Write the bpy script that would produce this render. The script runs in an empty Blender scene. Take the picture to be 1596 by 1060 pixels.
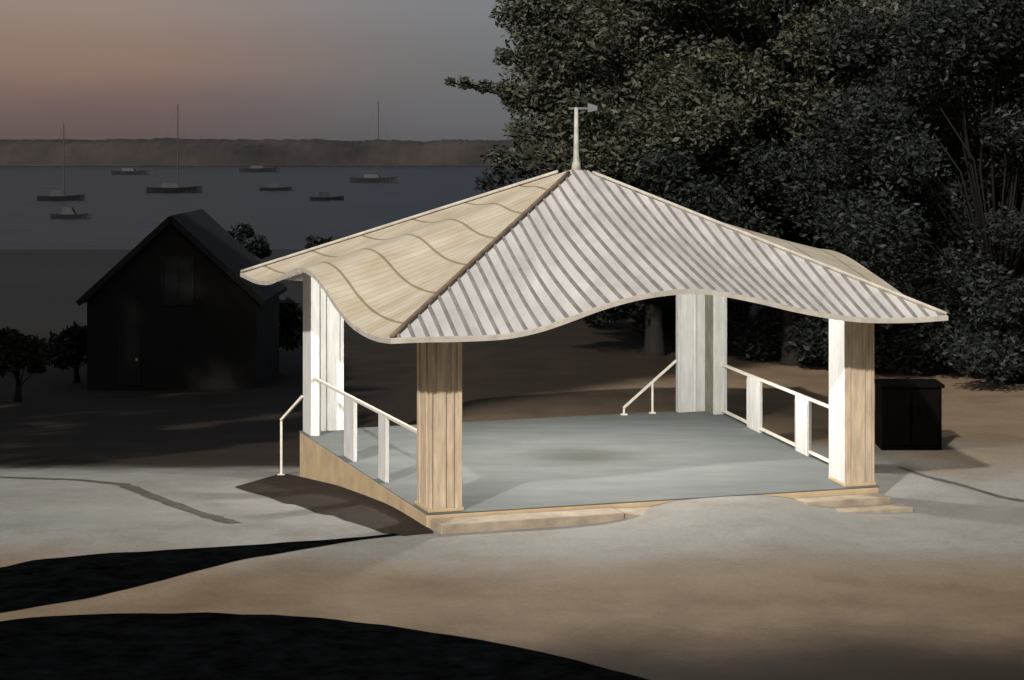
import bpy, math, random
from math import radians as R, sin, cos, pi, sqrt, exp, atan2
from mathutils import Vector as V, Matrix, noise as mn
random.seed(7)
S = bpy.context.scene
COL = S.collection

# ------------------------------------------------------------ camera
F, CX, HY, CH = 3310.0, 798.0, 225.0, 6.5      # focal length, principal column, horizon row, eye height above the floor
cam = bpy.data.cameras.new('camera'); co = bpy.data.objects.new('camera', cam); COL.objects.link(co)
co.location = (0, 0, CH); co.rotation_euler = (R(90), 0, 0)
cam.sensor_width = 36; cam.lens = 36*F/1596; cam.shift_y = -(530-HY)/1596
cam.clip_start = .5; cam.clip_end = 20000
S.camera = co
S.view_settings.view_transform = 'Standard'; S.view_settings.look = 'None'
S.view_settings.exposure = 0; S.view_settings.gamma = 1

def sm(a, b, x):
    t = min(1, max(0, (x-a)/(b-a))); return t*t*(3-2*t)

# ------------------------------------------------------------ mesh helpers
class MB:
    def __init__(s): s.v = []; s.f = []; s.uv = None
    def add(s, vs, fs):
        o = len(s.v); s.v += [tuple(p) for p in vs]; s.f += [tuple(i+o for i in f) for f in fs]
    def prism(s, poly, z0, z1):
        """poly: list of (x,y); z0/z1 numbers or lists"""
        n = len(poly)
        za = z0 if isinstance(z0, (list, tuple)) else [z0]*n
        zb = z1 if isinstance(z1, (list, tuple)) else [z1]*n
        vs = [(p[0], p[1], za[i]) for i, p in enumerate(poly)] + [(p[0], p[1], zb[i]) for i, p in enumerate(poly)]
        fs = [tuple(range(n))[::-1], tuple(range(n, 2*n))] + [(i, (i+1) % n, n+(i+1) % n, n+i) for i in range(n)]
        s.add(vs, fs)
    def box(s, x0, x1, y0, y1, z0, z1):
        s.prism([(x0, y0), (x1, y0), (x1, y1), (x0, y1)], z0, z1)
    def bar(s, a, b, w, h=None, up=V((0, 0, 1))):
        a = V(a); b = V(b); h = h or w; d = (b-a).normalized()
        if abs(d.dot(up)) > .98: up = V((1, 0, 0))
        x = d.cross(up).normalized()*w/2; y = x.cross(d).normalized()*h/2
        vs = [a-x-y, a+x-y, a+x+y, a-x+y, b-x-y, b+x-y, b+x+y, b-x+y]
        s.add(vs, [(0, 1, 2, 3), (7, 6, 5, 4), (0, 4, 5, 1), (1, 5, 6, 2), (2, 6, 7, 3), (3, 7, 4, 0)])
    def tube(s, pts, rads, n=8):
        pts = [V(p) for p in pts]; rings = []
        o = len(s.v)
        for i, p in enumerate(pts):
            d = (pts[min(i+1, len(pts)-1)]-pts[max(i-1, 0)]).normalized()
            up = V((0, 0, 1)) if abs(d.z) < .9 else V((1, 0, 0))
            x = d.cross(up).normalized(); y = x.cross(d)
            for k in range(n):
                a = 2*pi*k/n; s.v.append(tuple(p+(x*cos(a)+y*sin(a))*rads[i]))
        for i in range(len(pts)-1):
            for k in range(n):
                s.f.append((o+i*n+k, o+i*n+(k+1) % n, o+(i+1)*n+(k+1) % n, o+(i+1)*n+k))
        s.f.append(tuple(o+k for k in range(n))[::-1]); s.f.append(tuple(o+(len(pts)-1)*n+k for k in range(n)))
    def ball(s, c, r, n=12, m=8, sz=1):
        o = len(s.v)
        for i in range(m+1):
            t = pi*i/m
            for k in range(n):
                a = 2*pi*k/n; s.v.append((c[0]+r*sin(t)*cos(a), c[1]+r*sin(t)*sin(a), c[2]+r*sz*cos(t)))
        for i in range(m):
            for k in range(n): s.f.append((o+i*n+k, o+(i+1)*n+k, o+(i+1)*n+(k+1) % n, o+i*n+(k+1) % n))
    def build(s, name, mat, parent=None, smooth=False, bevel=0):
        me = bpy.data.meshes.new(name); me.from_pydata(s.v, [], s.f)
        me.materials.append(mat); me.update()
        if smooth: me.polygons.foreach_set('use_smooth', [True]*len(me.polygons))
        o = bpy.data.objects.new(name, me); COL.objects.link(o)
        if parent is not None:
            o.parent = parent
            o.matrix_parent_inverse = wm(parent).inverted()
        if bevel:
            b = o.modifiers.new('bevel', 'BEVEL'); b.width = bevel; b.segments = 2; b.limit_method = 'ANGLE'; b.angle_limit = R(40)
        return o
def wm(o):
    m = o.matrix_basis.copy()
    if o.parent: m = wm(o.parent) @ o.matrix_parent_inverse @ m
    return m
def thing(name, label, cat, loc=(0, 0, 0), group=None):
    o = bpy.data.objects.new(name, None); COL.objects.link(o); o.location = loc; o.empty_display_size = .3
    return tag(o, label, cat, group)
def tag(o, label, cat, group=None):
    o['label'] = label; o['category'] = cat
    if group: o['group'] = group
    return o
def struct(o, label=None, cat=None, kind='structure'):
    o['kind'] = kind
    if label: o['label'] = label
    if cat: o['category'] = cat
    return o

# ------------------------------------------------------------ materials
def mat(name, col, rough=.8, var=.12, scale=3, bump=.15, bscale=40, metallic=0, tint=None, streak=None, spec=.3):
    m = bpy.data.materials.new(name); m.use_nodes = True; nt = m.node_tree; N = nt.nodes; L = nt.links
    b = N['Principled BSDF']; b.inputs['Roughness'].default_value = rough; b.inputs['Metallic'].default_value = metallic
    b.inputs['Specular IOR Level'].default_value = spec
    tc = N.new('ShaderNodeTexCoord')
    src = tc.outputs['Object']
    if streak:
        mp = N.new('ShaderNodeMapping'); mp.inputs['Scale'].default_value = streak; L.new(src, mp.inputs['Vector']); vs = mp.outputs['Vector']
    else: vs = src
    n1 = N.new('ShaderNodeTexNoise'); n1.inputs['Scale'].default_value = scale; n1.inputs['Detail'].default_value = 8; n1.inputs['Roughness'].default_value = .62
    L.new(vs, n1.inputs['Vector'])
    rp = N.new('ShaderNodeValToRGB'); e = rp.color_ramp.elements
    t = tint or col
    e[0].position = .3; e[1].position = .72
    e[0].color = tuple(max(0, c*(1-var*1.6)) for c in t)+(1,); e[1].color = tuple(min(1, c*(1+var)) for c in col)+(1,)
    L.new(n1.outputs['Fac'], rp.inputs['Fac']); L.new(rp.outputs['Color'], b.inputs['Base Color'])
    if bump:
        n2 = N.new('ShaderNodeTexNoise'); n2.inputs['Scale'].default_value = bscale; n2.inputs['Detail'].default_value = 6
        L.new(src, n2.inputs['Vector'])
        bp = N.new('ShaderNodeBump'); bp.inputs['Strength'].default_value = bump; bp.inputs['Distance'].default_value = .02
        L.new(n2.outputs['Fac'], bp.inputs['Height']); L.new(bp.outputs['Normal'], b.inputs['Normal'])
    return m
def leaf_mat(name, c1, c2):
    m = bpy.data.materials.new(name); m.use_nodes = True; nt = m.node_tree; N = nt.nodes; L = nt.links
    b = N['Principled BSDF']; b.inputs['Roughness'].default_value = .55; b.inputs['Specular IOR Level'].default_value = .25
    g = N.new('ShaderNodeNewGeometry'); rp = N.new('ShaderNodeValToRGB'); e = rp.color_ramp.elements
    e[0].color = c1+(1,); e[1].color = c2+(1,); e[0].position = .15
    L.new(g.outputs['Random Per Island'], rp.inputs['Fac']); L.new(rp.outputs['Color'], b.inputs['Base Color'])
    tr = N.new('ShaderNodeBsdfTranslucent'); L.new(rp.outputs['Color'], tr.inputs['Color'])
    mx = N.new('ShaderNodeMixShader'); mx.inputs[0].default_value = .25
    L.new(b.outputs[0], mx.inputs[1]); L.new(tr.outputs[0], mx.inputs[2]); L.new(mx.outputs[0], N['Material Output'].inputs['Surface'])
    return m
def brick_mat(name, c1, c2, cm, sx, sy, bump=.4, rough=.75):
    m = bpy.data.materials.new(name); m.use_nodes = True; nt = m.node_tree; N = nt.nodes; L = nt.links
    b = N['Principled BSDF']; b.inputs['Roughness'].default_value = rough; b.inputs['Specular IOR Level'].default_value = .25
    uv = N.new('ShaderNodeUVMap'); mp = N.new('ShaderNodeMapping'); mp.inputs['Scale'].default_value = (sx, sy, 1)
    L.new(uv.outputs[0], mp.inputs[0])
    br = N.new('ShaderNodeTexBrick'); br.inputs['Color1'].default_value = c1+(1,); br.inputs['Color2'].default_value = c2+(1,); br.inputs['Mortar'].default_value = cm+(1,)
    br.inputs['Scale'].default_value = 1; br.inputs['Mortar Size'].default_value = .03; br.offset = 0; br.inputs['Brick Width'].default_value = 1; br.inputs['Row Height'].default_value = 1
    L.new(mp.outputs[0], br.inputs['Vector'])
    tc = N.new('ShaderNodeTexCoord'); n1 = N.new('ShaderNodeTexNoise'); n1.inputs['Scale'].default_value = 1.3; n1.inputs['Detail'].default_value = 8
    L.new(tc.outputs['Object'], n1.inputs['Vector'])
    mx = N.new('ShaderNodeMixRGB'); mx.blend_type = 'MULTIPLY'; mx.inputs[0].default_value = 1
    rp = N.new('ShaderNodeValToRGB'); rp.color_ramp.elements[0].position = .3; rp.color_ramp.elements[1].position = .65
    rp.color_ramp.elements[0].color = (.82, .76, .67, 1); rp.color_ramp.elements[1].color = (1, 1, 1, 1)
    L.new(n1.outputs['Fac'], rp.inputs[0]); L.new(br.outputs['Color'], mx.inputs[1]); L.new(rp.outputs[0], mx.inputs[2])
    L.new(mx.outputs[0], b.inputs['Base Color'])
    bp = N.new('ShaderNodeBump'); bp.inputs['Strength'].default_value = bump; bp.inputs['Distance'].default_value = .02; bp.invert = True
    L.new(br.outputs['Fac'], bp.inputs['Height']); L.new(bp.outputs[0], b.inputs['Normal'])
    return m

M = {}
M['metal_roof'] = mat('ribbed_roof_sheet', (.64, .62, .585), .45, .1, 1.6, .1, 30, .0, (.53, .52, .51), (1, .25, 1), .4)
M['rib'] = mat('roof_rib', (.27, .25, .23), .5, .2, 3, 0)
M['shingle'] = brick_mat('cream_roof_boards', (.62, .56, .45), (.57, .51, .395), (.32, .26, .17), 1, 1)
M['hip'] = mat('brown_hip_flashing', (.22, .16, .11), .55, .25, 5, .1)
M['fascia'] = mat('fascia_board', (.5, .46, .4), .6, .15, 4, .1)
M['soffit'] = mat('soffit_board', (.62, .58, .5), .7, .2, 3, .1)
M['tan'] = mat('tan_column_cladding', (.52, .415, .3), .75, .2, 2.5, .2, 60, 0, None, (3, 3, .6))
M['white'] = mat('white_lamplit_board', (.66, .655, .635), .6, .11, 2.5, .08, 40, 0, None, (3, 3, .6))  # pale tone also carries the lamplight on the inner column faces
M['plinth'] = mat('tan_stucco', (.5, .38, .235), .85, .14, 1.6, .35, 50)
M['step'] = mat('tan_stone_step', (.34, .28, .21), .85, .2, 3, .3, 50)
M['floor'] = mat('grey_concrete_floor', (.14, .151, .15), .85, .1, 1.2, .12, 30, 0, (.132, .146, .15), (.5, 1.4, 1), .12)
M['joint'] = mat('grey_green_joint_strip', (.2, .2, .16), .7, .2)
M['rail'] = mat('white_rail_paint', (.72, .68, .6), .5, .1, 6, .05)
M['lattice'] = mat('tan_lattice', (.5, .38, .26), .8, .2, 6, .1)
M['pole'] = mat('weathered_pale_metal', (.45, .44, .38), .5, .2, 5, .1, 30, .0)
M['vane'] = mat('dull_grey_metal', (.16, .16, .17), .5, .2, 5, .1)
M['lampmetal'] = mat('lamp_metal', (.1, .1, .1), .4, .1)
M['near_black'] = mat('near_black_ground', (.0036, .004, .0045), 1, .5, 2.5, .5, 60, spec=.0)  # near-black colour of the two dark ground sheets
M['soil_shade'] = mat('plinth_shade', (.022, .0135, .008), .95, .4, 4, .6, 40)  # shadow colour for the strip left of the plinth
M['gutter'] = mat('gutter_asphalt', (.09, .08, .07), .9, .3, 2, .3, 50)
M['bark'] = mat('bark', (.012, .0095, .008), .9, .3, 6, .6, 20, 0, None, (3, 3, .7))
M['darkbox'] = mat('dark_brown_metal', (.003, .0022, .0018), .9, .3, 3, .1, spec=.05)
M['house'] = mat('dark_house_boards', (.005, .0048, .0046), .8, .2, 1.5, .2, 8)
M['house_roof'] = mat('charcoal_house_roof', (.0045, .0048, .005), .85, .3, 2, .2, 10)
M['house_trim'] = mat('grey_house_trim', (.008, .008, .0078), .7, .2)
M['pane'] = mat('dark_glass', (.009, .01, .011), .35, .1, 2, 0)
M['far_a'] = mat('far_grey_wall', (.0105, .0115, .014), .85, .2, 1)
M['far_b'] = mat('far_slate_roof', (.0125, .0155, .022), .8, .25, 1)
M['far_c'] = mat('far_dark_roof', (.0125, .0145, .0165), .8, .25, 1)
M['far_pole'] = mat('dark_mast_paint', (.045, .04, .04), .9, .2, 4)
M['leaf'] = leaf_mat('tree_leaf', (.026, .03, .019), (.115, .12, .082))
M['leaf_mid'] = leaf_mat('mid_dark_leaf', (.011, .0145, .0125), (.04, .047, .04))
M['leaf_olive'] = leaf_mat('olive_leaf', (.035, .036, .022), (.13, .125, .08))
M['leaf_dark'] = leaf_mat('dark_leaf', (.008, .0105, .0085), (.028, .034, .028))
M['leaf_green'] = leaf_mat('green_shrub_leaf', (.012, .018, .008), (.03, .04, .016))
M['leaf_far'] = leaf_mat('far_leaf', (.007, .009, .0095), (.02, .024, .026))
M['hill'] = mat('far_wooded_ridge', (.034, .0265, .0245), .95, .45, .02, 0, tint=(.02, .019, .0185))
M['water'] = mat('dark_water', (.007, .009, .017), .4, .3, .03, 0, spec=.08)
def waves(m):
    nt = m.node_tree; N = nt.nodes; L = nt.links; b = N['Principled BSDF']; tc = N.new('ShaderNodeTexCoord')
    mp = N.new('ShaderNodeMapping'); mp.inputs['Scale'].default_value = (.12, .5, 1); L.new(tc.outputs['Object'], mp.inputs[0])
    n = N.new('ShaderNodeTexNoise'); n.inputs['Scale'].default_value = .6; n.inputs['Detail'].default_value = 5; L.new(mp.outputs[0], n.inputs['Vector'])
    bp = N.new('ShaderNodeBump'); bp.inputs['Strength'].default_value = .5; bp.inputs['Distance'].default_value = .6
    L.new(n.outputs['Fac'], bp.inputs['Height']); L.new(bp.outputs[0], b.inputs['Normal'])
waves(M['water'])
M['hull_dark'] = mat('dark_hull_paint', (.008, .009, .011), .6, .2, 1)
M['hull_grey'] = mat('grey_boat_paint', (.022, .022, .025), .6, .2, 1)

# ------------------------------------------------------------ terrain
def gz(x, y):
    wl = sm(-.6, -5.2, x)
    d = y-37.0
    left = -.24 - .073*max(0, min(d, 60)) if d > 0 else -.24
    flat = -.24 - .1*sm(4, 8, x)
    z = flat*(1-wl)+left*wl
    ent = exp(-(max(0, abs(x-3.9)-.55)/1.2)**2)*exp(-((y-39.3)/(2.3 if y > 39.3 else 4.6))**2); z += .226*ent
    if y > 97: z += (-4.5-z)*sm(110, 190, y)-4.5*sm(215, 300, y)
    if y > 60: z += .35*sm(60, 110, y)*(1-sm(150, 200, y))*mn.noise(V((x*.03, y*.03, 1)))*1.5
    z += .02*mn.noise(V((x*.25, y*.25, 5)))*(1-ent)
    return z
def line(lo, hi, step, far, grow):
    a = []; x = lo
    while x <= hi: a.append(x); x += step
    s = step
    while a[-1] < far: s *= grow; a.append(a[-1]+s)
    return a
ys = line(12, 62, .45, 9000, 1.09)
ys = [-400, -150, -60, -30, -15, -5, 0, 4, 8, 10]+ys
xr = line(0, 14, .5, 5000, 1.09); xs = [-x for x in xr[:0:-1]]+xr
vs = [(x, y, gz(x, y)) for y in ys for x in xs]
nx = len(xs)
fs = [(j*nx+i, j*nx+i+1, (j+1)*nx+i+1, (j+1)*nx+i) for j in range(len(ys)-1) for i in range(nx-1)]
def hit(px, py, z=None):
    """ground point seen at a place in the picture"""
    kx = (px-CX)/F; kz = (py-HY)/F
    y = (CH+.2)/kz
    for _ in range(30): y = (CH-(gz(kx*y, y) if z is None else z))/kz
    return kx*y, y
mb = MB(); mb.v = vs; mb.f = fs
gm = bpy.data.materials.new('ground_concrete_and_earth'); gm.use_nodes = True
def ground_nodes(m):
    nt = m.node_tree; N = nt.nodes; L = nt.links; b = N['Principled BSDF']; b.inputs['Roughness'].default_value = .9; b.inputs['Specular IOR Level'].default_value = .2
    tc = N.new('ShaderNodeTexCoord')
    def noise(sc, det=8, ro=.6, stretch=None):
        n = N.new('ShaderNodeTexNoise'); n.inputs['Scale'].default_value = sc; n.inputs['Detail'].default_value = det; n.inputs['Roughness'].default_value = ro
        if stretch:
            mp = N.new('ShaderNodeMapping'); mp.inputs['Scale'].default_value = stretch; L.new(tc.outputs['Object'], mp.inputs[0]); L.new(mp.outputs[0], n.inputs['Vector'])
        else: L.new(tc.outputs['Object'], n.inputs['Vector'])
        return n.outputs['Fac']
    def ramp(fac, stops):
        r = N.new('ShaderNodeValToRGB'); e = r.color_ramp.elements
        for i, (p, c) in enumerate(stops):
            el = e[i] if i < 2 else e.new(p)
            el.position = p; el.color = c+(1,)
        L.new(fac, r.inputs[0]); return r.outputs[0]
    def mix(f, a, c, mode='MIX'):
        x = N.new('ShaderNodeMixRGB'); x.blend_type = mode
        if isinstance(f, float): x.inputs[0].default_value = f
        else: L.new(f, x.inputs[0])
        L.new(a, x.inputs[1]); L.new(c, x.inputs[2]); return x.outputs[0]
    conc = ramp(noise(.35, 9, .65, (1, .8, 1)), [(.3, (.235, .23, .212)), (.7, (.305, .303, .287))])
    fine = ramp(noise(14, 6, .7), [(.25, (.8, .8, .8)), (.6, (1, 1, 1))])
    grit = ramp(noise(30, 3, .8), [(.32, (.8, .79, .77)), (.52, (1, 1, 1))])
    fine = mix(1.0, fine, grit, 'MULTIPLY')
    stain = ramp(noise(1.1, 10, .7), [(.35, (.87, .84, .8)), (.55, (1, 1, 1))])
    conc = mix(1.0, mix(1.0, conc, fine, 'MULTIPLY'), stain, 'MULTIPLY')
    earth = ramp(noise(.6, 9, .65), [(.3, (.165, .116, .072)), (.7, (.26, .193, .13))]); earth = mix(1.0, earth, fine, 'MULTIPLY')
    soil_shade = ramp(noise(.5, 9, .7), [(.3, (.014, .0085, .0045)), (.7, (.032, .021, .012))]); soil_shade = mix(1.0, soil_shade, fine, 'MULTIPLY')
    far = ramp(noise(.03, 8, .6), [(.3, (.008, .0095, .009)), (.7, (.016, .017, .015))])
    brk = noise(.5, 7, .65)
    def zone(name):
        a = N.new('ShaderNodeAttribute'); a.attribute_name = name
        m1 = N.new('ShaderNodeMath'); m1.operation = 'SUBTRACT'; L.new(brk, m1.inputs[0]); m1.inputs[1].default_value = .5
        m2 = N.new('ShaderNodeMath'); m2.operation = 'MULTIPLY_ADD'; L.new(m1.outputs[0], m2.inputs[0]); m2.inputs[1].default_value = .55; L.new(a.outputs['Fac'], m2.inputs[2])
        mr = N.new('ShaderNodeMapRange'); mr.interpolation_type = 'SMOOTHSTEP'; mr.inputs[1].default_value = .15; mr.inputs[2].default_value = .85; L.new(m2.outputs[0], mr.inputs[0])
        return mr.outputs[0]
    c = mix(zone('earth'), conc, earth); c = mix(zone('soil_shade'), c, soil_shade); c = mix(zone('far'), c, far)
    L.new(c, b.inputs['Base Color'])
    bp = N.new('ShaderNodeBump'); bp.inputs['Strength'].default_value = .35; bp.inputs['Distance'].default_value = .03
    L.new(noise(12, 10, .8), bp.inputs['Height']); L.new(bp.outputs[0], b.inputs['Normal'])
ground_nodes(gm)
g = mb.build('ground', gm, smooth=True); struct(g)
def zatt(name, fn):
    a = g.data.attributes.new(name, 'FLOAT', 'POINT'); a.data.foreach_set('value', [fn(v[0], v[1]) for v in vs])
def soil_shade_f(x, y):
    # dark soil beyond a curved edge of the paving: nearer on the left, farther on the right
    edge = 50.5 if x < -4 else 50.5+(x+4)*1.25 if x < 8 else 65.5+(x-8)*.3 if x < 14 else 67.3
    return max(sm(-2.6, 3.2, y-edge), .9*sm(32.5, 26.0, y-.12*(x-4)))  # second term paints the fading light of the foreground into the ground colour
def earth_f(x, y):
    e1 = sm(37.5, 30.5, y-abs(x-.5)*.12)*.97
    e2 = sm(46.5, 50, y)*sm(-4, 0, x)
    e3 = sm(6.8, 9.5, x)*sm(40.5, 46, y)*.62
    e4 = sm(-8, -10.5, x)*sm(41, 35, y)*.8
    return max(e1, e2, e3, e4)
zatt('soil_shade', soil_shade_f); zatt('earth', earth_f); zatt('far', lambda x, y: sm(95, 150, y))

def drape(name, outline, m, lift=.006, sub=.6):
    """a sheet following the ground inside an outline given as two edges (far, near) of ground points"""
    a, b = outline; k = MB(); n = len(a); rows = 10
    for i in range(n):
        for j in range(rows+1):
            t = j/rows; x = a[i][0]*(1-t)+b[i][0]*t; y = a[i][1]*(1-t)+b[i][1]*t
            k.v.append((x, y, gz(x, y)+lift))
    for i in range(n-1):
        for j in range(rows): k.f.append((i*(rows+1)+j, i*(rows+1)+j+1, (i+1)*(rows+1)+j+1, (i+1)*(rows+1)+j))
    return k.build(name, m, smooth=True)
def interp(pts, x):
    if x <= pts[0][0]: return pts[0][1]
    for (x0, y0), (x1, y1) in zip(pts, pts[1:]):
        if x <= x1: return y0+(y1-y0)*(x-x0)/(x1-x0)
    return pts[-1][1]
def jit(x, k, a): return a*mn.noise(V((x*.02, k, 2.5)))
up = [(-400, 905), (0, 886), (60, 873), (140, 865), (250, 859), (350, 853), (450, 846), (560, 838), (625, 832)]
lo = [(-400, 1015), (0, 956), (60, 946), (150, 930), (250, 906), (320, 887), (400, 868), (480, 855), (560, 843), (625, 834)]
xsb = [-400+i*20.5 for i in range(51)]
struct(drape('black_band', ([hit(x, interp(up, x)+jit(x, 1, 1.2)) for x in xsb], [hit(x, interp(lo, x)+jit(x, 7, 1.5)) for x in xsb]), M['near_black'], .012))  # near-black band on the ground, tapering to the right
rt = [(-500, 1000), (-150, 980), (0, 969), (70, 962), (180, 957), (330, 957), (480, 962), (600, 976), (700, 990), (800, 1008), (900, 1031), (1000, 1058), (1150, 1110), (1500, 1260)]
xsr = [-500+i*25 for i in range(81)]
fa = [hit(x, interp(rt, x)+jit(x, 3, 1.5)) for x in xsr]
na = [(p[0]*.55-1.5, p[1]-14) for p in fa]
struct(drape('black_foreground', (fa, na), M['near_black'], .012))  # near-black curved sheet across the lower left foreground
def strip(name, pts, w, m, lift=.008):
    P = [V(hit(*p)) for p in pts]; k = MB(); Q = []
    for i in range(len(P)-1):
        for j in range(8): Q.append(P[i].lerp(P[i+1], j/8))
    Q.append(P[-1])
    for i, p in enumerate(Q):
        d = (Q[min(i+1, len(Q)-1)]-Q[max(i-1, 0)]).normalized(); nn = V((-d.y, d.x))
        ww = w*(.6+.8*abs(mn.noise(V((i*.4, 3, 1)))))
        for s in (-1, 1):
            q = p+nn*s*ww/2; k.v.append((q.x, q.y, gz(q.x, q.y)+lift))
    for i in range(len(Q)-1): k.f.append((2*i, 2*i+1, 2*i+3, 2*i+2))
    return struct(k.build(name, m, smooth=True))
strip('gutter', [(-300, 738), (0, 744), (120, 748), (190, 755), (240, 775), (300, 797), (365, 816)], .42, M['gutter'])
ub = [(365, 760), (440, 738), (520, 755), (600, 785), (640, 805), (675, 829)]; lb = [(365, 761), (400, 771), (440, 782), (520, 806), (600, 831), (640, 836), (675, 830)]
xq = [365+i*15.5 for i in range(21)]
struct(drape('plinth_shade_strip', ([hit(x, interp(ub, x)) for x in xq], [hit(x, interp(lb, x)+jit(x*3, 4, 4)) for x in xq]), M['soil_shade'], .014))  # dark sheet painting the shadow at the foot of the left plinth wall
strip('gutter', [(1400, 728), (1440, 742), (1500, 757), (1560, 775), (1640, 790)], .22, M['gutter'])

# water beyond the hollow and the wooded far shore
k = MB(); k.v = [(-2500, 170, -4.9), (2500, 170, -4.9), (2500, 3000, -4.9), (-2500, 3000, -4.9)]; k.f = [(0, 1, 2, 3)]
struct(k.build('water', M['water']))
# wooded top edge
k = MB(); nn = 1400
for i in range(nn+1):
    x = -700+1200*i/nn
    top = 9.0+.8*mn.noise(V((x*.008, 0, 0)))+.9*mn.noise(V((x*.05, 3, 0)))+.8*mn.noise(V((x*.2, 9, 0)))+.6*mn.noise(V((x*.55, 19, 0)))
    k.v += [(x, 1100, -7), (x, 1112, -3.5+.5*mn.noise(V((x*.1, 1, 0)))), (x, 1125, top*.62+.8*mn.noise(V((x*.16, 20, 0)))), (x, 1150, top), (x, 1200, top*.97), (x, 1500, 0)]
for i in range(nn):
    for j in range(5): k.f.append((i*6+j, (i+1)*6+j, (i+1)*6+j+1, i*6+j+1))
struct(k.build('far_shore', M['hill'], smooth=True))

# ------------------------------------------------------------ pavilion
def at(px, py, z=0.0):
    d = F*(CH-z)/(py-HY); return V(((px-CX)*d/F, d))
PA, PB, PC, PD = at(668, 800), at(1365, 757), at(1117, 638), at(472, 672)
def P(u, v): return PA*(1-u)*(1-v)+PB*u*(1-v)+PC*u*v+PD*(1-u)*v
O = .113
pav = thing('pavilion', 'pale open pavilion with wavy ribbed hip roof, lit white columns and spike finial', 'pavilion', (*P(.5, .5), 0))
apex = P(.5, .5)+V((-.1, -.4)); ZA = CH-(262-HY)*apex.y/F
# eave heights along each side, read from the rise and fall of the edge
c4 = [(-O, -O), (1+O, -O), (1+O, 1+O), (-O, 1+O)]
def edge_profile(c0, c1, pts):
    a = P(*c0); b = P(*c1); out = []
    for px, py in pts:
        kx = (px-CX)/F   # a.x+s*(b.x-a.x) = kx*(a.y+s*(b.y-a.y))
        s = (kx*a.y-a.x)/((b.x-a.x)-kx*(b.y-a.y)); q = a.lerp(b, s)
        out.append((s, CH-(py-HY)*q.y/F))
    return out
front = edge_profile(c4[0], c4[1], [(610, 529), (660, 527), (720, 526), (790, 522), (840, 512), (880, 499), (940, 477), (1000, 461), (1060, 453), (1110, 454), (1180, 467), (1240, 481), (1300, 492), (1350, 497), (1420, 497), (1480, 493)])
left = edge_profile(c4[0], c4[3], [(610, 529), (590, 526), (570, 518), (548, 503), (525, 476), (508, 450), (492, 430), (474, 419), (458, 421), (440, 431), (420, 439), (400, 437), (378, 427)])
right = [(0, front[-1][1]), (.12, 3.42), (.28, 3.78), (.45, 4.12), (.6, 4.1), (.75, 3.75), (.9, 3.45), (1, 3.5)]
back = [(0, left[-1][1]), (.15, 3.4), (.35, 3.9), (.52, 4.2), (.7, 3.9), (.88, 3.5), (1, 3.5)]
def spl(pts, s):
    if s <= pts[0][0]: return pts[0][1]
    if s >= pts[-1][0]: return pts[-1][1]
    for i in range(len(pts)-1):
        if pts[i][0] <= s <= pts[i+1][0]:
            x0, y0 = pts[i]; x1, y1 = pts[i+1]; h = x1-x0
            m0 = (pts[i+1][1]-pts[i-1][1])/(pts[i+1][0]-pts[i-1][0]) if i > 0 else (y1-y0)/h
            m1 = (pts[i+2][1]-pts[i][1])/(pts[i+2][0]-pts[i][0]) if i+2 < len(pts) else (y1-y0)/h
            t = (s-x0)/h
            return y0*(2*t**3-3*t*t+1)+m0*h*(t**3-2*t*t+t)+y1*(-2*t**3+3*t*t)+m1*h*(t**3-t*t)
HW = .5+O
PROF = [front, right, back, left]
def E(face, s): return spl(PROF[face], s)
CR = [3.16]*4
def roof_st(face, s, t):
    """point on a roof face: s along the eave, t from apex (0) to eave (1)"""
    a = {0: (0, 1), 1: (1, 2), 2: (3, 2), 3: (0, 3)}[face]
    e = P(*c4[a[0]]).lerp(P(*c4[a[1]]), s)
    p = apex.lerp(e, t)
    ze = E(face, s); lin = P3(a, s)
    # the wave grows towards the eave, near the top the roof is a plain pyramid
    base = ZA+(lin-ZA)*t
    return V((p.x, p.y, base+(ze-lin)*t**1.7))
def P3(a, s):
    z0 = CZ[a[0]]; z1 = CZ[a[1]]; return z0*(1-s)+z1*s
CZ = [front[0][1], front[-1][1], 3.5, left[-1][1]]
NS, NT = 72, 26
roof = None
def face_grid(face, ns=NS, nt=NT, off=0, t0=0):
    k = MB()
    for i in range(ns+1):
        for j in range(nt+1):
            q = roof_st(face, i/ns, t0+(1-t0)*j/nt); k.v.append((q.x, q.y, q.z+off))
    flip = face in (0, 1)
    for i in range(ns):
        for j in range(nt):
            f = (i*(nt+1)+j, i*(nt+1)+j+1, (i+1)*(nt+1)+j+1, (i+1)*(nt+1)+j)
            k.f.append(f if flip else f[::-1])
    return k
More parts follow.
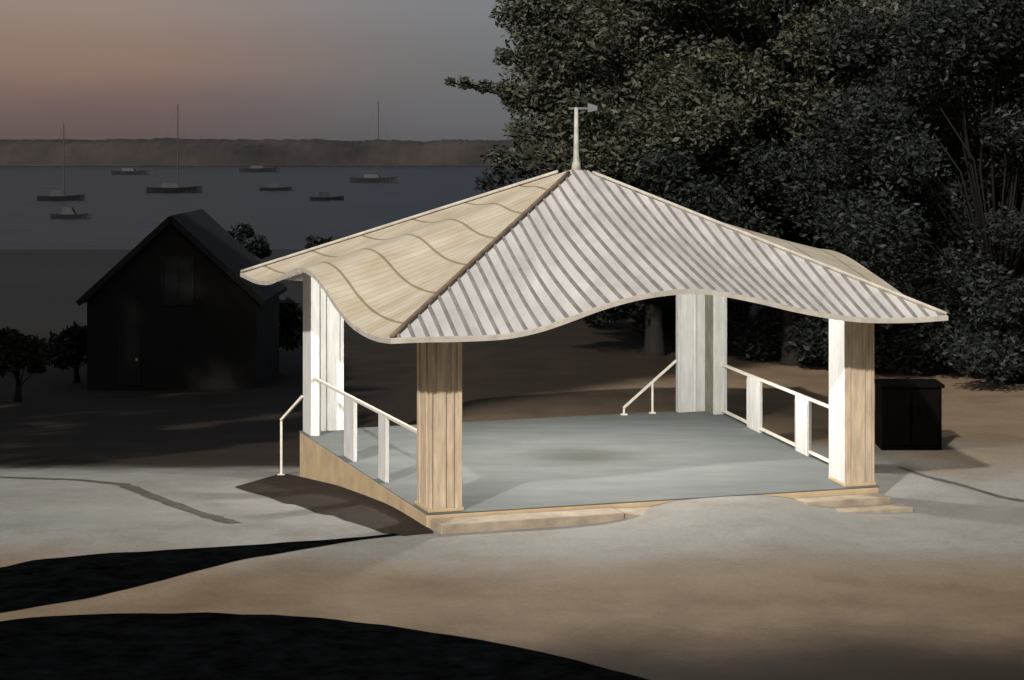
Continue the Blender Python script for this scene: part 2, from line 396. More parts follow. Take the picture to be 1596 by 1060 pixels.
# underside
k = MB()
for f in range(4):
    gk = face_grid(f, off=-.055); k.add(gk.v, [q[::-1] for q in gk.f])
roof = k.build('roof', M['soffit'], pav, smooth=True)
def rib_path(face, s_plane):
    """a rib runs straight down the slope: it leaves the hip and reaches the eave at s_plane"""
    pts = []
    # plan direction of the ribs is fixed: along the side walls
    a = {0: (0, 1), 1: (1, 2), 2: (3, 2), 3: (0, 3)}[face]
    for j in range(19):
        q = j/18
        # s(t): points with constant offset along eave: (s-.5)*t = const
        c = s_plane-.5
        tmin = min(1, abs(c)*2+.004)
        t = 1+(tmin-1)*q
        if t < .004: continue
        pts.append(roof_st(face, .5+c/t, t))
    return pts
def panel(face, mname, nrib, rh, rw, name='roof_panel'):
    k = face_grid(face)
    o = k.build(name, M[mname], roof, smooth=True)
    uv = o.data.uv_layers.new(name='uv')
    ns, nt = NS, NT
    vv = [(i/ns, j/nt) for i in range(ns+1) for j in range(nt+1)]
    for lp in o.data.loops:
        s, t = vv[lp.vertex_index]; uv.data[lp.index].uv = ((s-.5)*t*50+60, t*6.5)
    if nrib:
        r = MB()
        for i in range(nrib):
            pts = rib_path(face, (i+.5)/nrib)
            o0 = len(r.v); d = (pts[0]-pts[-1]) if len(pts) > 1 else V((1, 0, 0))
            hd = V((d.x, d.y, 0)).normalized(); sd = V((-hd.y, hd.x, 0))*rw/2
            for p in pts:
                for q in (p-sd-V((0, 0, .01)), p-sd*.7+V((0, 0, rh)), p+sd*.7+V((0, 0, rh)), p+sd-V((0, 0, .01))): r.v.append(tuple(q))
            for j in range(len(pts)-1):
                b = o0+4*j
                for c in range(3): r.f.append((b+c, b+c+1, b+c+5, b+c+4))
            r.f.append((o0, o0+1, o0+2, o0+3))
        r.build('roof_ribs', M['rib'], roof)
    return o
panel(0, 'metal_roof', 42, .045, .062)
panel(2, 'metal_roof', 42, .045, .062)
panel(3, 'shingle', 0, .03, .04)
panel(1, 'shingle', 0, .03, .04)
# fascia, one per side
for f in range(4):
    k = MB()
    for i in range(NS+1):
        q = roof_st(f, i/NS, 1.0); q2 = roof_st(f, i/NS, 1.004)
        k.v += [(q.x, q.y, q.z-.058), (q2.x, q2.y, q2.z-.062), (q2.x, q2.y, q2.z+.02), (q.x, q.y, q.z+.024)]
    for i in range(NS):
        for c in range(4): k.f.append((4*i+c, 4*i+(c+1) % 4, 4*i+4+(c+1) % 4, 4*i+4+c))
    k.build('fascia', M['fascia'], roof)
for f, s, hm in ((0, 0, 'hip'), (0, 1, 'fascia'), (2, 1, 'fascia'), (2, 0, 'fascia')):
    k = MB(); pts = [roof_st(f, s, t/20)+V((0, 0, .05)) for t in range(1, 21)]
    k.tube(pts, [.042 if hm == 'hip' else .034]*20, 8); k.build('hip_cap', M[hm], roof, smooth=True)
# finial
fin = MB(); A3 = V((apex.x, apex.y, ZA))
fin.tube([A3+V((0, 0, -.05)), A3+V((0, 0, .1)), A3+V((0, 0, .16)), A3+V((0, 0, .5)), A3+V((0, 0, 1.26))], [.11, .09, .064, .054, .04], 10)
fo = fin.build('finial', M['pole'], pav, smooth=True)
k = MB(); top = A3+V((0, 0, 1.26))
k.bar(top+V((-.16, 0, -.02)), top+V((.42, 0, -.02)), .04, .04)
k.prism([(top.x+.24, top.y-.015), (top.x+.44, top.y-.015), (top.x+.44, top.y+.015), (top.x+.24, top.y+.015)], [top.z-.1, top.z-.06, top.z-.06, top.z-.1], [top.z+.09, top.z+.03, top.z+.03, top.z+.09])
k.build('weather_vane', M['vane'], fo)

# platform
def quad(o): return [P(-o, -o), P(1+o, -o), P(1+o, 1+o), P(-o, 1+o)]
k = MB(); k.prism(quad(.006), -2.2, -.014); k.build('plinth', M['plinth'], pav, bevel=.03)
k = MB(); k.prism(quad(.007), -.012, 0); k.build('floor', M['floor'], pav)
# unit directions on plan
ex = (PB-PA).normalized(); ey = (PD-PA).normalized(); exb = (PC-PD).normalized(); eyr = (PC-PB).normalized()
def along(u0, u1, d0, d1): # strip in front of the front edge, distances outward
    a = P(u0, -.011); b = P(u1, -.011); nrm = V((ex.y, -ex.x))
    return [a+nrm*d1, b+nrm*d1, b+nrm*d0, a+nrm*d0]
k = MB(); k.prism(along(.0, .385, .003, .62), -.5, -.075); k.build('step', M['step'], pav, bevel=.015)
k = MB(); q = along(.388, .48, .003, .62); k.prism(q, -.5, [-.085, -.23, -.1, -.085]); k.build('step_ramp', M['step'], pav)
k = MB(); k.prism(along(.8, 1.0, .003, .5), -.6, -.11); k.build('step', M['step'], pav, bevel=.015)
k = MB(); k.prism(along(.82, 1.02, .503, 1.0), -.6, -.24); k.build('step', M['step'], pav, bevel=.015)
def roof_z(p):
    """underside of the roof over a plan point"""
    best = None
    d = p-apex
    for f, a in {0: (0, 1), 1: (1, 2), 2: (3, 2), 3: (0, 3)}.items():
        q0 = P(*c4[a[0]]); q1 = P(*c4[a[1]]); e = q1-q0
        den = d.x*e.y-d.y*e.x
        if abs(den) < 1e-9: continue
        w = q0-apex; r = (w.x*e.y-w.y*e.x)/den; s = (w.x*d.y-w.y*d.x)/den
        if r > 0 and -1e-6 <= s <= 1+1e-6:
            return roof_st(f, s, min(1, 1/r)).z-.05
    return 3
def poly_col(poly, z0, name, m, parent, clear=.02):
    k = MB(); k.prism(poly, z0, [roof_z(p)-clear for p in poly]); return k.build(name, m, parent, bevel=.008)
def para(o, a, b, x0, x1, y0, y1): return [o+a*x0+b*y0, o+a*x1+b*y0, o+a*x1+b*y1, o+a*x0+b*y1]
def capital(parent, poly_fn, m, ztop):
    pass
def column_box(o, a, b, w, d, m, battens=True, lit_side=False):
    core = para(o, a, b, 0, w, 0, d)
    c = poly_col(core, .0, 'column', M[m], pav)
    k = MB(); k.prism(para(o, a, b, -.034, w+.034, -.034, d+.034), .002, .06); k.build('column_base', M['plinth'], c, bevel=.01)
    zt = min(roof_z(p) for p in core)-.06
    if battens:
        k = MB()
        for x, bw in ((0, .05), (.13, .17), (.4, .05), (w-.09, .09)):
            k.prism(para(o, a, b, x, x+bw, -.028, .002), +.062, zt)
        for y in (.2, d-.2):
            k.prism(para(o, a, b, -.028, .002, y-.06, y+.06), +.062, zt)
        k.build('column_battens', M[m], c, bevel=.006)
    if lit_side:
        k = MB(); k.prism(para(o, a, b, -.03, -.003, .02, d), +.062, zt); k.build('lit_inner_face', M['white'], c, bevel=.006)  # white face puts the lamplight on the inner side into the colour
    return c
column_box(PA+ex*.03+ey*.05, ex, ey, .60, .9, 'tan')
cb = PB-ex*.62+eyr*.05
def colB():
    w, d = .60, .98
    c = column_box(cb, ex, eyr, w, d, 'tan', False, True)
    zt = roof_z(cb)-.08
    k = MB()
    for x in (0.05, .36, .50, .555): k.prism(para(cb, ex, eyr, x, x+.045, -.025, .002), +.062, zt)
    k.build('column_battens', M['tan'], c, bevel=.005)
colB()
def column_L(o, a, b, la, lb, t, m, seams, t2=None):
    t2 = t2 or t
    """two boards meeting at the outer corner o, running a and b"""
    poly = [o, o+a*la, o+a*la+b*t, o+a*t2+b*t, o+a*t2+b*lb, o+b*lb]
    c = poly_col(poly, 0, 'column', M[m], pav)
    zt = min(roof_z(p) for p in poly)-.07
    k = MB()
    for x0, x1 in seams: k.prism(para(o, a, b, x0, x1, t-.002, t+.022), .01, zt)
    # stop of the second leg
    k.prism(para(o, a, b, -.002, t2*.3, lb-.002, lb+.02), .01, zt)
    k.build('column_battens', M[m], c, bevel=.005)
    k = MB(); k.prism(para(o, a, b, t2+.002, t2+.05, t+.002, lb*.9), .01, zt); k.build('column_joint', M['joint'], c)
    return c
column_L(PC, -exb, -eyr, 1.12, .95, .24, 'white', [(.62, .67), (1.06, 1.12)], .34)  # inward faces made white, lamplight put into their colour
column_L(PD, exb, -ey, .92, .9, .2, 'white', [(.24, .30), (.52, .6), (.84, .92)])

# railings
def rail_run(o, d, nrm, L0, L1, posts, infill, ztop=1.2, name='railing', low=True):
    k = MB(); a = o+d*L0; b = o+d*L1
    k.bar((a.x, a.y, ztop), (b.x, b.y, ztop), .07, .06)
    if low: k.bar((a.x, a.y, .1), (b.x, b.y, .1), .06, .06)
    r = k.build(name, M['rail'], pav, bevel=.008)
    for s, w in posts:
        q = o+d*s; k = MB()
        k.prism(para(q, d, nrm, -w/2, w/2, -.035, .035), .001, ztop-.032)
        k.prism(para(q, d, nrm, -w/2+.03, -w/2+.06, .036, .05), .05, ztop-.1)
        k.prism(para(q, d, nrm, w/2-.06, w/2-.03, .036, .05), .05, ztop-.1)
        k.build('rail_post', M['white'], r, bevel=.006)
    if infill:
        k = MB(); h0, h1 = .14, ztop-.04; step = .11; H = h1-h0; Ln = L1-L0
        n = int((Ln+H)/step)
        for i in range(1, n+1):
            for sgn in (1, -1):
                s0 = i*step-H; s1 = i*step; z0, z1 = h0, h1
                if s0 < 0: z0 = h0-s0; s0 = 0
                if s1 > Ln: z1 = h1-(s1-Ln); s1 = Ln
                if z1-z0 < .03: continue
                if sgn < 0: s0, s1 = Ln-s0, Ln-s1
                p = o+d*(L0+s0)+nrm*(-.012*sgn); q = o+d*(L0+s1)+nrm*(-.012*sgn)
                k.bar((p.x, p.y, z0), (q.x, q.y, z1), .022, .034)
        k.build('lattice_panel', M['lattice'], r)
    return r
LBC = (PC-PB).length; LAD = (PD-PA).length
nr = V((-eyr.y, eyr.x))
ob = PB-ex*.12
# posts found along the run
def s_at(o, d, px):
    kx = (px-CX)/F; return (kx*o.y-o.x)/(d.x-kx*d.y)
rail_run(ob, eyr, nr, 1.03, LBC-.97, [(s_at(ob, eyr, 1252), .95), (s_at(ob, eyr, 1176), 1.05)], False)
oa = PA+ex*.10
nl = V((ey.y, -ey.x))
rail_run(oa, ey, nl, .96, LAD-.92, [(s_at(oa, ey, 546), .9), (s_at(oa, ey, 598), .6)], False, 1.28, low=False)
# sloping hand rails of the two side stairs
def stair_rail(a, b, za, zb, posts):
    k = MB(); k.bar((a.x, a.y, za), (b.x, b.y, zb), .055, .055)
    r = k.build('handrail', M['rail'], pav, bevel=.006)
    for t, zf in posts:
        q = a.lerp(b, t); z = za+(zb-za)*t; k = MB(); k.bar((q.x, q.y, zf), (q.x, q.y, z-.028), .05)
        k.prism([(q.x-.08, q.y-.08), (q.x+.08, q.y-.08), (q.x+.08, q.y+.08), (q.x-.08, q.y+.08)], zf, zf+.03)
        k.build('rail_post', M['rail'], r)
o = PC-exb*1.14-eyr*.12
stair_rail(o, o-exb*1.42, 1.25, .16, [(.45, 0), (.985, 0)])
q = V(hit(438, 741)); gq = gz(*q)
o = PD+exb*.02-ey*.1
stair_rail(o-exb*.05, q, .8, CH-(655-HY)*q.y/F, [(.985, gq)])
# hanging lamp under the roof
LP = V((*P(.5, .48), 4.1))
k = MB(); k.tube([(LP.x, LP.y, ZA-.2), (LP.x, LP.y, LP.z+.2)], [.015, .015], 6)
k.tube([(LP.x, LP.y, LP.z-.62), (LP.x, LP.y, LP.z-.6), (LP.x, LP.y, LP.z-.5), (LP.x, LP.y, LP.z-.48)], [.08, .2, .27, .26], 20)
for a in range(3):
    k.bar((LP.x+.26*cos(a*2.1), LP.y+.26*sin(a*2.1), LP.z-.48), (LP.x, LP.y, LP.z+.3), .02)
lampo = k.build('hanging_lamp', M['lampmetal'], pav)
em = bpy.data.materials.new('lamp_glow'); em.use_nodes = True; bb = em.node_tree.nodes['Principled BSDF']
bb.inputs['Emission Color'].default_value = (1, .93, .82, 1); bb.inputs['Emission Strength'].default_value = 12
k = MB(); k.ball((LP.x, LP.y, LP.z-.02), .1); k.build('bulb', em, lampo, smooth=True)
ld = bpy.data.lights.new('lamp_light', 'POINT'); ld.energy = 2250; ld.color = (1, .975, .94); ld.shadow_soft_size = .28
lo_ = bpy.data.objects.new('lamp_light', ld); COL.objects.link(lo_); lo_.location = (LP.x, LP.y, LP.z)

# ------------------------------------------------------------ vegetation
def leaves(k, c, rad, n, size, rnd):
    """leaf-sized faces scattered through a clump"""
    for _ in range(n):
        while True:
            d = V((rnd.gauss(0, 1), rnd.gauss(0, 1), rnd.gauss(0, 1)))
            if d.length > .01: break
        d = d.normalized()*(rnd.random()**.45)
        p = V((c[0]+d.x*rad[0], c[1]+d.y*rad[1], c[2]+d.z*rad[2]))
        s = size*(.55+.9*rnd.random())
        a = V((rnd.gauss(0, 1), rnd.gauss(0, 1), rnd.gauss(0, .55))).normalized()
        b = a.cross(V((rnd.gauss(0, 1), rnd.gauss(0, 1), rnd.gauss(0, 1)))).normalized()
        o = len(k.v)
        k.v += [tuple(p-a*s), tuple(p+b*s*.42-V((0, 0, s*.1))), tuple(p+a*s), tuple(p-b*s*.42)]
        k.f.append((o, o+1, o+2, o+3))
def tree(name, label, cat, base, clumps, size, leaf, trunk_r, fork_z, rnd, group=None, dens=1.0):
    """clumps: (x,y,z,r,n)"""
    x, y = base; z0 = gz(x, y)
    t = thing(name, label, cat, (x, y, z0), group)
    k = MB()
    f = V((x+rnd.uniform(-.3, .3), y, z0+fork_z))
    k.tube([(x, y, z0-.3), (x, y, z0+.25), V((x, y, z0)).lerp(f, .5), f], [trunk_r*1.5, trunk_r*1.1, trunk_r*.95, trunk_r*.85], 10)
    for (cx, cy, cz, r, n) in clumps:
        c = V((cx, cy, cz)); mid = f.lerp(c, .5)+V((rnd.uniform(-.4, .4), rnd.uniform(-.4, .4), (c-f).length*.12))
        L0 = (c-f).length
        k.tube([f-V((0, 0, .3)), mid, c], [trunk_r*.22, trunk_r*.1, .012], 6)
        for _ in range(4):
            e = c+V((rnd.gauss(0, 1), rnd.gauss(0, 1), rnd.gauss(0, .7))).normalized()*r*.85
            k.tube([mid.lerp(c, .6), c.lerp(e, .4), e], [trunk_r*.05+.008, .012, .005], 4)
    k.build('trunk', M['bark'], t, smooth=True)
    k = MB()
    for (cx, cy, cz, r, n) in clumps: leaves(k, (cx, cy, cz), (r, r, r*.72), int(n*dens), size, rnd)
    k.build('crown', M[leaf], t)
    return t
def wp(px, py, y): # point at a given distance seen at a place in the picture
    return ((px-CX)/F*y, y, CH-(py-HY)/F*y)
rnd = random.Random(3)
# the big tree right behind the pavilion
cl = []
for _ in range(230):
    px = rnd.uniform(835, 1640); py = rnd.uniform(-170, 440); y = rnd.uniform(62, 73)
    if px < 900 and py > 320: continue
    if _ < 34: px = rnd.uniform(905, 1130); py = rnd.uniform(130, 330); y = rnd.uniform(60, 64)
    x, yy, z = wp(px, py, y); r = rnd.uniform(.9, 1.9) if _ >= 34 else rnd.uniform(.8, 1.2); cl.append((x, yy, z, r, int(330*r*r)))
for px, py, r in [(800, 20, .7), (825, 60, .8), (835, 5, .9), (790, 140, .42), (755, 135, .3), (725, 130, .26), (702, 128, .14), (830, 150, .7), (860, 110, 1), (812, 205, .55), (830, 250, .8), (800, 262, .6), (880, 200, 1), (905, 60, 1.2), (860, 15, .9), (805, -30, .8), (778, 245, .5), (770, 285, .6), (842, 290, .7), (788, 88, .4), (835, 95, .6), (800, 160, .4)]:
    x, yy, z = wp(px, py, 62); cl.append((x, yy, z, r, int(280*r*r+60)))
low = [c for c in cl if c[2] < 6.0]; cl = [c for c in cl if c[2] >= 6.0]  # low clumps split off the big crown to take darker leaves
bx = wp(1020, 560, 68)
tree('broadleaf_tree', 'lower clumps of the big broadleaf crown in darker leaves, directly behind the roof peak', 'tree', (bx[0], 68), low, .095, 'leaf_mid', .3, 1.8, rnd, dens=1.6)
bx = wp(1240, 620, 66)
tree('broadleaf_tree', 'large broadleaf tree with dark green crown rising behind the pavilion roof and its finial', 'tree', (bx[0], 66), cl, .098, 'leaf', .4, 3.2, rnd, dens=1.75)
cl = []
for _ in range(46):
    px = rnd.uniform(850, 1330); py = rnd.uniform(-160, 110); y = rnd.uniform(75, 82)
    x, yy, z = wp(px, py, y); r = rnd.uniform(1, 1.9); cl.append((x, yy, z, r, int(230*r*r)))
bx = wp(1080, 560, 79)
tree('broadleaf_tree', 'tall olive tinted tree rising behind the large dark green tree', 'tree', (bx[0], 79), cl, .12, 'leaf_olive', .35, 4, rnd, dens=1.5)
cl = []
for _ in range(110):
    px = rnd.uniform(1330, 1800); py = rnd.uniform(-60, 560); y = rnd.uniform(58, 66)
    x, yy, z = wp(px, py, y); r = rnd.uniform(.8, 1.7); cl.append((x, yy, z, r, int(330*r*r)))
bx = wp(1560, 620, 62)
tree('broadleaf_tree', 'near black dense tree at the right edge with low branches over the paving', 'tree', (bx[0], 62), cl, .095, 'leaf_mid', .3, 2.0, rnd, dens=1.8)
# row of dark shrubs under the trees
shr = [(800, 470, 82, 2.3), (905, 455, 80, 2.6), (990, 455, 77, 2.6), (1080, 470, 74, 2.5), (1165, 480, 70.5, 2.5), (1250, 500, 67.5, 2.4), (1330, 510, 64.5, 2.4), (1415, 520, 63, 2.3), (1500, 535, 62.5, 2.2), (1590, 545, 61, 2.1), (1680, 550, 60.5, 2.1)]
names = ['dark evergreen shrub seen left of the back column, farthest of the shrub row', 'dark evergreen shrub under the roof hump left of the white back column', 'dark evergreen shrub just left of the white back column under the roof', 'dark evergreen shrub hidden behind the white back column',
         'dark evergreen shrub seen over the lattice railing just right of the back column', 'dark evergreen shrub seen over the lattice railing beside the front right column', 'dark evergreen shrub behind the front right column', 'dark evergreen shrub above the dark brown cabinet', 'dark evergreen shrub standing just right of the brown cabinet',
         'dark evergreen shrub at the right edge of the paving', 'dark evergreen shrub half out of frame on the far right']
for (px, pt, y, r), nm in zip(shr, names):
    x = (px-CX)/F*y; zb = gz(x, y); zt = CH-(pt-HY)/F*y+.4
    cl = []
    for i in range(12):
        a = rnd.random()*2*pi; q = rnd.random(); h = zb+.45+(zt-zb-.6)*q
        cl.append((x+cos(a)*r*.6*(1-.3*q), y+sin(a)*r*.5, h, rnd.uniform(.55, .9), 330))
    tree('evergreen_shrub', nm, 'shrub', (x, y), cl, .11, 'leaf_dark', .1, .5, rnd, 'dark shrubs in a row under the trees')

# dark metal cabinet right of the pavilion
def cabinet():
    a = V(hit(1374, 702)); b = V(hit(1468, 702)); z = gz(*a); d = (b-a).normalized(); n_ = V((-d.y, d.x)); w = (b-a).length; H = 1.4
    t = thing('utility_cabinet', 'squat dark brown metal utility cabinet right of the front right column', 'cabinet', (*a.lerp(b, .5), z))
    k = MB(); k.prism(para(a, d, n_, 0, w, 0, 1.1), z-.2, z+H); k.build('body', M['darkbox'], t, bevel=.02)
    k = MB(); k.prism(para(a, d, n_, -.06, w+.06, -.06, 1.16), z+H+.002, z+H+.08); k.build('lid', M['darkbox'], t, bevel=.02)
    for i in range(2):
        k = MB(); x0 = .06+i*(w/2-.03); k.prism(para(a, d, n_, x0, x0+w/2-.09, -.03, -.002), z+.12, z+H-.1); dr = k.build('door', M['darkbox'], t, bevel=.01)
        hx = x0+(w/2-.17 if i == 0 else .04)
        k = MB(); k.prism(para(a, d, n_, hx, hx+.04, -.07, -.032), z+.8, z+1.0); k.build('handle', M['darkbox'], dr)
cabinet()

# ------------------------------------------------------------ houses
def house(px, py, y, w, dep, hw, rise, wall, roofm, label, gable_front=True, yaw=0, group=None, win=2, big=False):
    cx, cy, cz = wp(px, py, y); z = cz
    t = thing('house', label, 'house', (cx, cy, z), group)
    c, s = cos(yaw), sin(yaw)
    def T(x, yy, zz): return (cx+x*c-yy*s, cy+x*s+yy*c, z+zz)
    def tb(x0, x1, y0, y1, z0, z1, k): 
        b = MB(); b.box(x0, x1, y0, y1, z0, z1); k.add([T(*p) for p in b.v], b.f)
    k = MB()
    if gable_front:
        pr = [(-w/2, 0), (w/2, 0), (w/2, hw), (0, hw+rise), (-w/2, hw)]
        vs = [T(x, 0, zz-(2.5 if zz == 0 else 0)) for x, zz in pr]+[T(x, dep, zz-(2.5 if zz == 0 else 0)) for x, zz in pr]
        k.add(vs, [(0, 1, 2, 3, 4), (9, 8, 7, 6, 5), (0, 5, 6, 1), (1, 6, 7, 2), (4, 9, 5, 0)]); k.build('wall', wall, t)
        ov = .35; k = MB(); sl = rise/(w/2)
        for sg in (-1, 1):
            a = (sg*(w/2+ov), hw-ov*sl); b = (sg*.002, hw+rise)
            v8 = []
            for yy in (-ov, dep+ov):
                v8 += [T(a[0], yy, a[1]+.01), T(b[0], yy, b[1]+.01), T(b[0], yy, b[1]+.2), T(a[0], yy, a[1]+.2)]
            k.add(v8, [(0, 1, 2, 3), (7, 6, 5, 4), (0, 4, 5, 1), (1, 5, 6, 2), (2, 6, 7, 3), (3, 7, 4, 0)])
        rf = k.build('roof', roofm, t)
        if big:
            for sg in (-1, 1):
                k = MB(); a = T(sg*(w/2+ov), -ov-.03, hw-ov*sl+.08); b = T(0, -ov-.03, hw+rise+.08); k.bar(a, b, .05, .26); k.build('barge_board', M['house_trim'], rf)
    else:
        pr = [(0, 0), (dep, 0), (dep, hw), (dep/2, hw+rise), (0, hw)]
        vs = [T(-w/2, yy, zz-(2.5 if zz == 0 else 0)) for yy, zz in pr]+[T(w/2, yy, zz-(2.5 if zz == 0 else 0)) for yy, zz in pr]
        k.add(vs, [(0, 1, 2, 3, 4), (9, 8, 7, 6, 5), (0, 5, 6, 1), (1, 6, 7, 2), (4, 9, 5, 0)]); k.build('wall', wall, t)
        k = MB(); ov = .4; sl = rise/(dep/2)
        for sg in (-1, 1):
            a = (dep/2+sg*(dep/2+ov), hw-ov*sl); b = (dep/2+sg*.002, hw+rise); v8 = []
            for xx in (-w/2-ov, w/2+ov):
                v8 += [T(xx, a[0], a[1]+.01), T(xx, b[0], b[1]+.01), T(xx, b[0], b[1]+.2), T(xx, a[0], a[1]+.2)]
            k.add(v8, [(0, 1, 2, 3), (7, 6, 5, 4), (0, 4, 5, 1), (1, 5, 6, 2), (2, 6, 7, 3), (3, 7, 4, 0)])
        rf = k.build('roof', roofm, t)
        k = MB(); tb(w*.22, w*.22+.7, dep/2-.3, dep/2+.35, hw+rise-.4, hw+rise+.9, k); k.build('chimney', wall, rf)
    for i in range(win):
        x = -w/2+w*(i+.5)/win
        if big: x = 0.35*0
        ww, wh = (.75, 1.9) if big else (.55, 1.0)
        zb = hw*.95 if big else hw*.42
        if big: x = .25
        k = MB()
        for (x0, x1, z0, z1) in ((x-ww, x+ww, zb-.12, zb), (x-ww, x+ww, zb+wh, zb+wh+.12), (x-ww, x-ww+.12, zb+.001, zb+wh-.001), (x+ww-.12, x+ww, zb+.001, zb+wh-.001)): tb(x0, x1, -.09, -.003, z0, z1, k)
        if big: tb(x-.04, x+.04, -.07, -.003, zb+.001, zb+wh-.001, k)
        wn = k.build('window', M['house_trim'], t)
        k = MB(); tb(x-ww+.121, x+ww-.121, -.03, -.003, zb+.001, zb+wh-.001, k); k.build('pane', M['pane'], wn)
        if big: break
    if big:
        k = MB(); tb(-2.4, -1.4, -.08, -.003, -.3, 2.0, k); dr = k.build('door', M['house_trim'], t)
        k = MB(); tb(-1.6, -1.52, -.13, -.082, .8, .92, k); k.build('handle', M['pole'], dr)
    return t
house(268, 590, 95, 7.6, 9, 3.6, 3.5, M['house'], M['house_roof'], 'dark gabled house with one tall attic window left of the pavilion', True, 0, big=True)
# moored boats on the water
WZ = -4.9
def boat(px, py, length, mast, dark, label, yaw):
    y = F*(CH-WZ)/(py-HY); x = (px-CX)/F*y
    t = thing('moored_boat', label, 'boat', (x, y, WZ), 'boats moored on the water')
    c, sn = cos(yaw), sin(yaw)
    def T(a, b, z): return (x+a*c-b*sn, y+a*sn+b*c, WZ+z)
    k = MB(); n = 12; bw = length*.14
    for i in range(n+1):
        u = i/n; hw = bw*(1-abs(2*u-.85)**2.6*.86 if u > .425 else 1-(.425-u)**2*1.4); hw = max(.04, hw); a = (u-.5)*length; sh = length*.085+.25*length*.1*(2*u-.8)**2
        k.v += [T(a, -hw*.55, -.5), T(a, -hw, sh), T(a, -hw*.9, sh+.02), T(a, hw*.9, sh+.02), T(a, hw, sh), T(a, hw*.55, -.5)]
    for i in range(n):
        for q in range(5): k.f.append((6*i+q, 6*i+q+1, 6*i+6+q+1, 6*i+6+q))
    k.f += [(0, 1, 2, 3, 4, 5), tuple(6*n+q for q in (5, 4, 3, 2, 1, 0))]
    k.build('hull', M['hull_dark' if dark else 'hull_grey'], t, smooth=False)
    k = MB(); a0, a1, b, z0, z1 = -length*.22, length*.1, bw*.55, length*.086, length*.086+1.1
    k.add([T(a0, -b, z0), T(a1, -b, z0), T(a1, b, z0), T(a0, b, z0), T(a0, -b*.85, z1), T(a1-.6, -b*.85, z1), T(a1-.6, b*.85, z1), T(a0, b*.85, z1)], [(0, 3, 2, 1), (4, 5, 6, 7), (0, 1, 5, 4), (1, 2, 6, 5), (2, 3, 7, 6), (3, 0, 4, 7)])
    k.build('cabin', M['hull_grey'], t)
    if mast:
        k = MB(); k.tube([T(length*.06, 0, z0), T(length*.06, 0, mast)], [.16, .1], 8); m = k.build('mast', M['far_pole'], t)
        k = MB(); k.tube([T(length*.06-.1, 0, z1+.7), T(-length*.4, 0, z1+.8)], [.14, .12], 6); k.build('boom', M['far_pole'], m)
        k = MB(); k.bar(T(length*.06, 0, mast*.97), T(length*.48, 0, length*.12), .035); k.bar(T(length*.06, 0, mast*.99), T(-length*.47, 0, length*.1), .035); k.build('rigging', M['far_pole'], m)
for a in [(95, 312, 9.5, 15.5, True, 'dark hulled sailing boat with a short mast, left of the gabled house peak', .15),
          (112, 340, 6.5, 0, True, 'small dark mastless boat just below the short masted sailing boat', -.2),
          (272, 300, 13, 21, True, 'tall masted sailing boat straight above the peak of the dark gabled house', .1),
          (585, 284, 15, 24.5, False, 'sailing boat whose tall mast stands nearest the big tree', -.15),
          (430, 297, 8, 0, True, 'dark mastless boat above the left tip of the pavilion roof', .1),
          (405, 268, 17, 0, False, 'pale long mastless boat close under the far shore', .05),
          (205, 272, 15, 0, False, 'grey long mastless boat far out, left of the tallest mast', -.1),
          (510, 312, 7, 0, True, 'small dark mastless boat nearest the cream side of the pavilion roof', .3)]: boat(*a)

# small trees among the houses
T_ = [(28, 520, 84, 1.5, 'leaf_green', 2.9, 'round dim green bush tree at the left edge below the slate blue roof'),
      (120, 535, 100, 1.5, 'leaf_dark', 2.8, 'dark small tree against the left wall of the dark gabled house'),
      (425, 505, 108, 1.9, 'leaf_dark', 3.6, 'dark tree between the gabled house and the left tip of the pavilion roof'),
      (390, 345, 190, 2.2, 'leaf_far', 3.8, 'distant tree above the right slope of the dark gabled house'),
      (505, 350, 170, 2.2, 'leaf_dark', 3.6, 'distant dark tree touching the upper edge of the cream roof side'),
      (590, 330, 180, 2.2, 'leaf_dark', 3.5, 'distant dark tree above the middle of the cream roof side'),
      (700, 330, 150, 2.4, 'leaf_dark', 4.4, 'dark tree left of the roof peak, under the long branch of the big tree'),
      (745, 320, 120, 2.2, 'leaf_dark', 4.0, 'dark tree closest to the roof peak on its left')]
for px, py, y, r, lf, h, lb in T_:
    x, yy, z = wp(px, py, y); z = gz(x, y)
    cl = []
    for i in range(11):
        a = rnd.random()*2*pi; q = rnd.random()
        cl.append((x+cos(a)*r*.62*(1-.4*q), y+sin(a)*r*.6, z+h*.35+h*.55*q, r*rnd.uniform(.3, .5), 190))
    tree('small_tree', lb, 'tree', (x, y), cl, .13*y/100+.05, lf, .13, h*.3, rnd, 'small trees around the gabled house and shore')
# unseen trees added left of the view to shade the hollow with the dark house
SUN_EL, SUN_AZ = R(31), R(-20)     # azimuth measured from straight behind the viewer towards the right
for i, (x, y, r, h) in enumerate([(-16.6, 42, 3.4, 19), (-20.5, 48, 3.8, 21), (-22, 56, 4.2, 23), (-24, 64, 4.4, 25), (-25.5, 72, 4.6, 26), (-28, 80, 5, 26), (-30, 89, 5, 26), (-31, 66, 5, 26), (-33, 76, 5, 27)]):
    z = gz(x, y); cl = []
    for q in range(26):
        a = rnd.random()*2*pi; t_ = rnd.random()
        cl.append((x+cos(a)*r*.65*(1-.5*t_), y+sin(a)*r*.65*(1-.5*t_), z+7.5+(h-8.5)*t_, r*rnd.uniform(.34, .5), 260))
    tree('shade_caster_tree', 'tall dark tree added unseen left of the view to cast shade', 'tree', (x, y), cl, .3, 'leaf_dark', .4, 6, rnd, 'shade trees added left of the view')

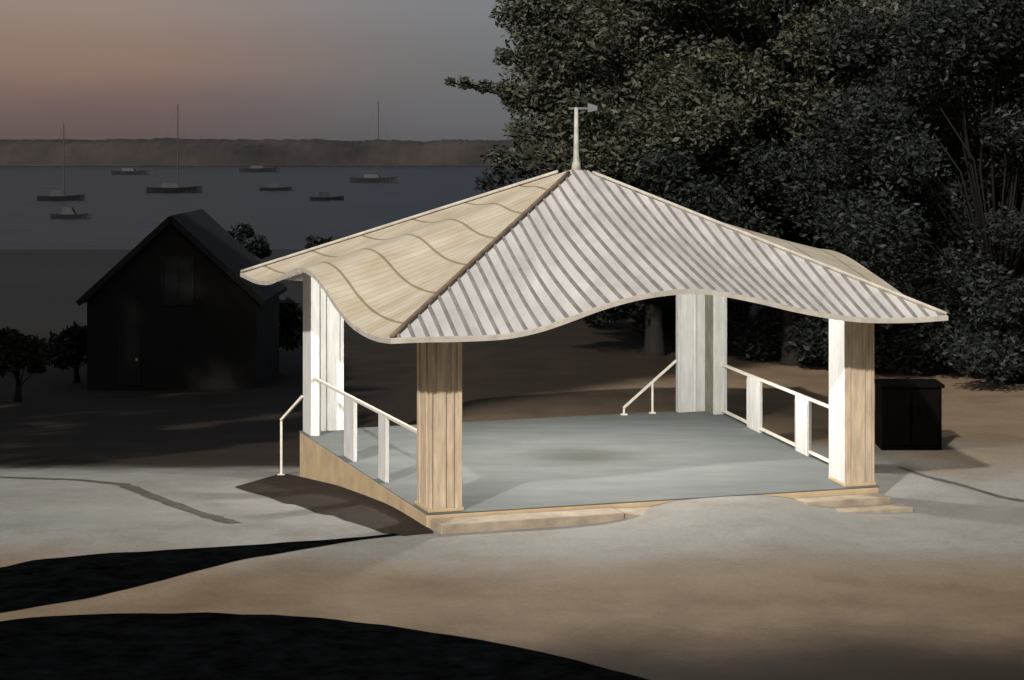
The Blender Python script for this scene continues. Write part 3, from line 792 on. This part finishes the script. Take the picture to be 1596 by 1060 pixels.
# ------------------------------------------------------------ light
sd = bpy.data.lights.new('sun', 'SUN'); sd.energy = 4.0; sd.angle = R(1.5); sd.color = (1, .955, .89)
so = bpy.data.objects.new('sun', sd); COL.objects.link(so)
dirv = V((sin(SUN_AZ)*cos(SUN_EL), -cos(SUN_AZ)*cos(SUN_EL), sin(SUN_EL)))
so.rotation_euler = dirv.to_track_quat('Z', 'Y').to_euler(); so.location = (0, -50, 60)
w = bpy.data.worlds.new('World'); S.world = w; w.use_nodes = True; nt = w.node_tree; N = nt.nodes; L = nt.links
bg = N['Background']
sky = N.new('ShaderNodeTexSky'); sky.sky_type = 'NISHITA'; sky.sun_disc = False; sky.sun_elevation = SUN_EL; sky.sun_rotation = pi-SUN_AZ
sky.air_density = 1.5; sky.dust_density = 4
tc = N.new('ShaderNodeTexCoord'); sp = N.new('ShaderNodeSeparateXYZ'); L.new(tc.outputs['Generated'], sp.inputs[0])
def ramp(stops, src):
    r = N.new('ShaderNodeValToRGB'); e = r.color_ramp.elements
    for i, (p, c) in enumerate(stops):
        el = e[i] if i < 2 else e.new(p)
        el.position = p; el.color = tuple(((x/255+.055)/1.055)**2.4 for x in c)+(1,)
    L.new(src, r.inputs[0]); return r
ml = N.new('ShaderNodeMath'); ml.operation = 'MULTIPLY'; L.new(sp.outputs['Z'], ml.inputs[0]); ml.inputs[1].default_value = 8
# soft cloud break-up of the haze bank
nz = N.new('ShaderNodeTexNoise'); nz.inputs['Scale'].default_value = 6; nz.inputs['Detail'].default_value = 4
mp = N.new('ShaderNodeMapping'); mp.inputs['Scale'].default_value = (1, 1, 6); L.new(tc.outputs['Generated'], mp.inputs[0]); L.new(mp.outputs[0], nz.inputs['Vector'])
ad = N.new('ShaderNodeMath'); ad.operation = 'MULTIPLY_ADD'; L.new(nz.outputs['Fac'], ad.inputs[0]); ad.inputs[1].default_value = .12; L.new(ml.outputs[0], ad.inputs[2])
sb = N.new('ShaderNodeMath'); sb.operation = 'SUBTRACT'; L.new(ad.outputs[0], sb.inputs[0]); sb.inputs[1].default_value = .06
rl = ramp([(0, (96, 84, 82)), (.12, (108, 91, 89)), (.3, (141, 116, 104)), (.52, (148, 132, 122)), (1, (140, 134, 130))], sb.outputs[0])
rr = ramp([(0, (93, 92, 95)), (.15, (104, 105, 108)), (.3, (112, 113, 114)), (.52, (124, 126, 130)), (1, (130, 134, 140))], sb.outputs[0])
mr = N.new('ShaderNodeMapRange'); mr.interpolation_type = 'SMOOTHSTEP'; mr.inputs[1].default_value = -.2; mr.inputs[2].default_value = .0
L.new(sp.outputs['X'], mr.inputs[0])
mx = N.new('ShaderNodeMixRGB'); L.new(mr.outputs[0], mx.inputs[0]); L.new(rl.outputs[0], mx.inputs[1]); L.new(rr.outputs[0], mx.inputs[2])
# clear sky above the haze bank
vm = N.new('ShaderNodeMixRGB'); vm.blend_type = 'MULTIPLY'; vm.inputs[0].default_value = 1; L.new(sky.outputs[0], vm.inputs[1]); vm.inputs[2].default_value = (.05, .05, .05, 1)
m2 = N.new('ShaderNodeMapRange'); m2.interpolation_type = 'SMOOTHSTEP'; m2.inputs[1].default_value = .12; m2.inputs[2].default_value = .5; L.new(sp.outputs['Z'], m2.inputs[0])
fx = N.new('ShaderNodeMixRGB'); L.new(m2.outputs[0], fx.inputs[0]); L.new(mx.outputs[0], fx.inputs[1]); L.new(vm.outputs[0], fx.inputs[2])
L.new(fx.outputs[0], bg.inputs['Color']); bg.inputs['Strength'].default_value = 1
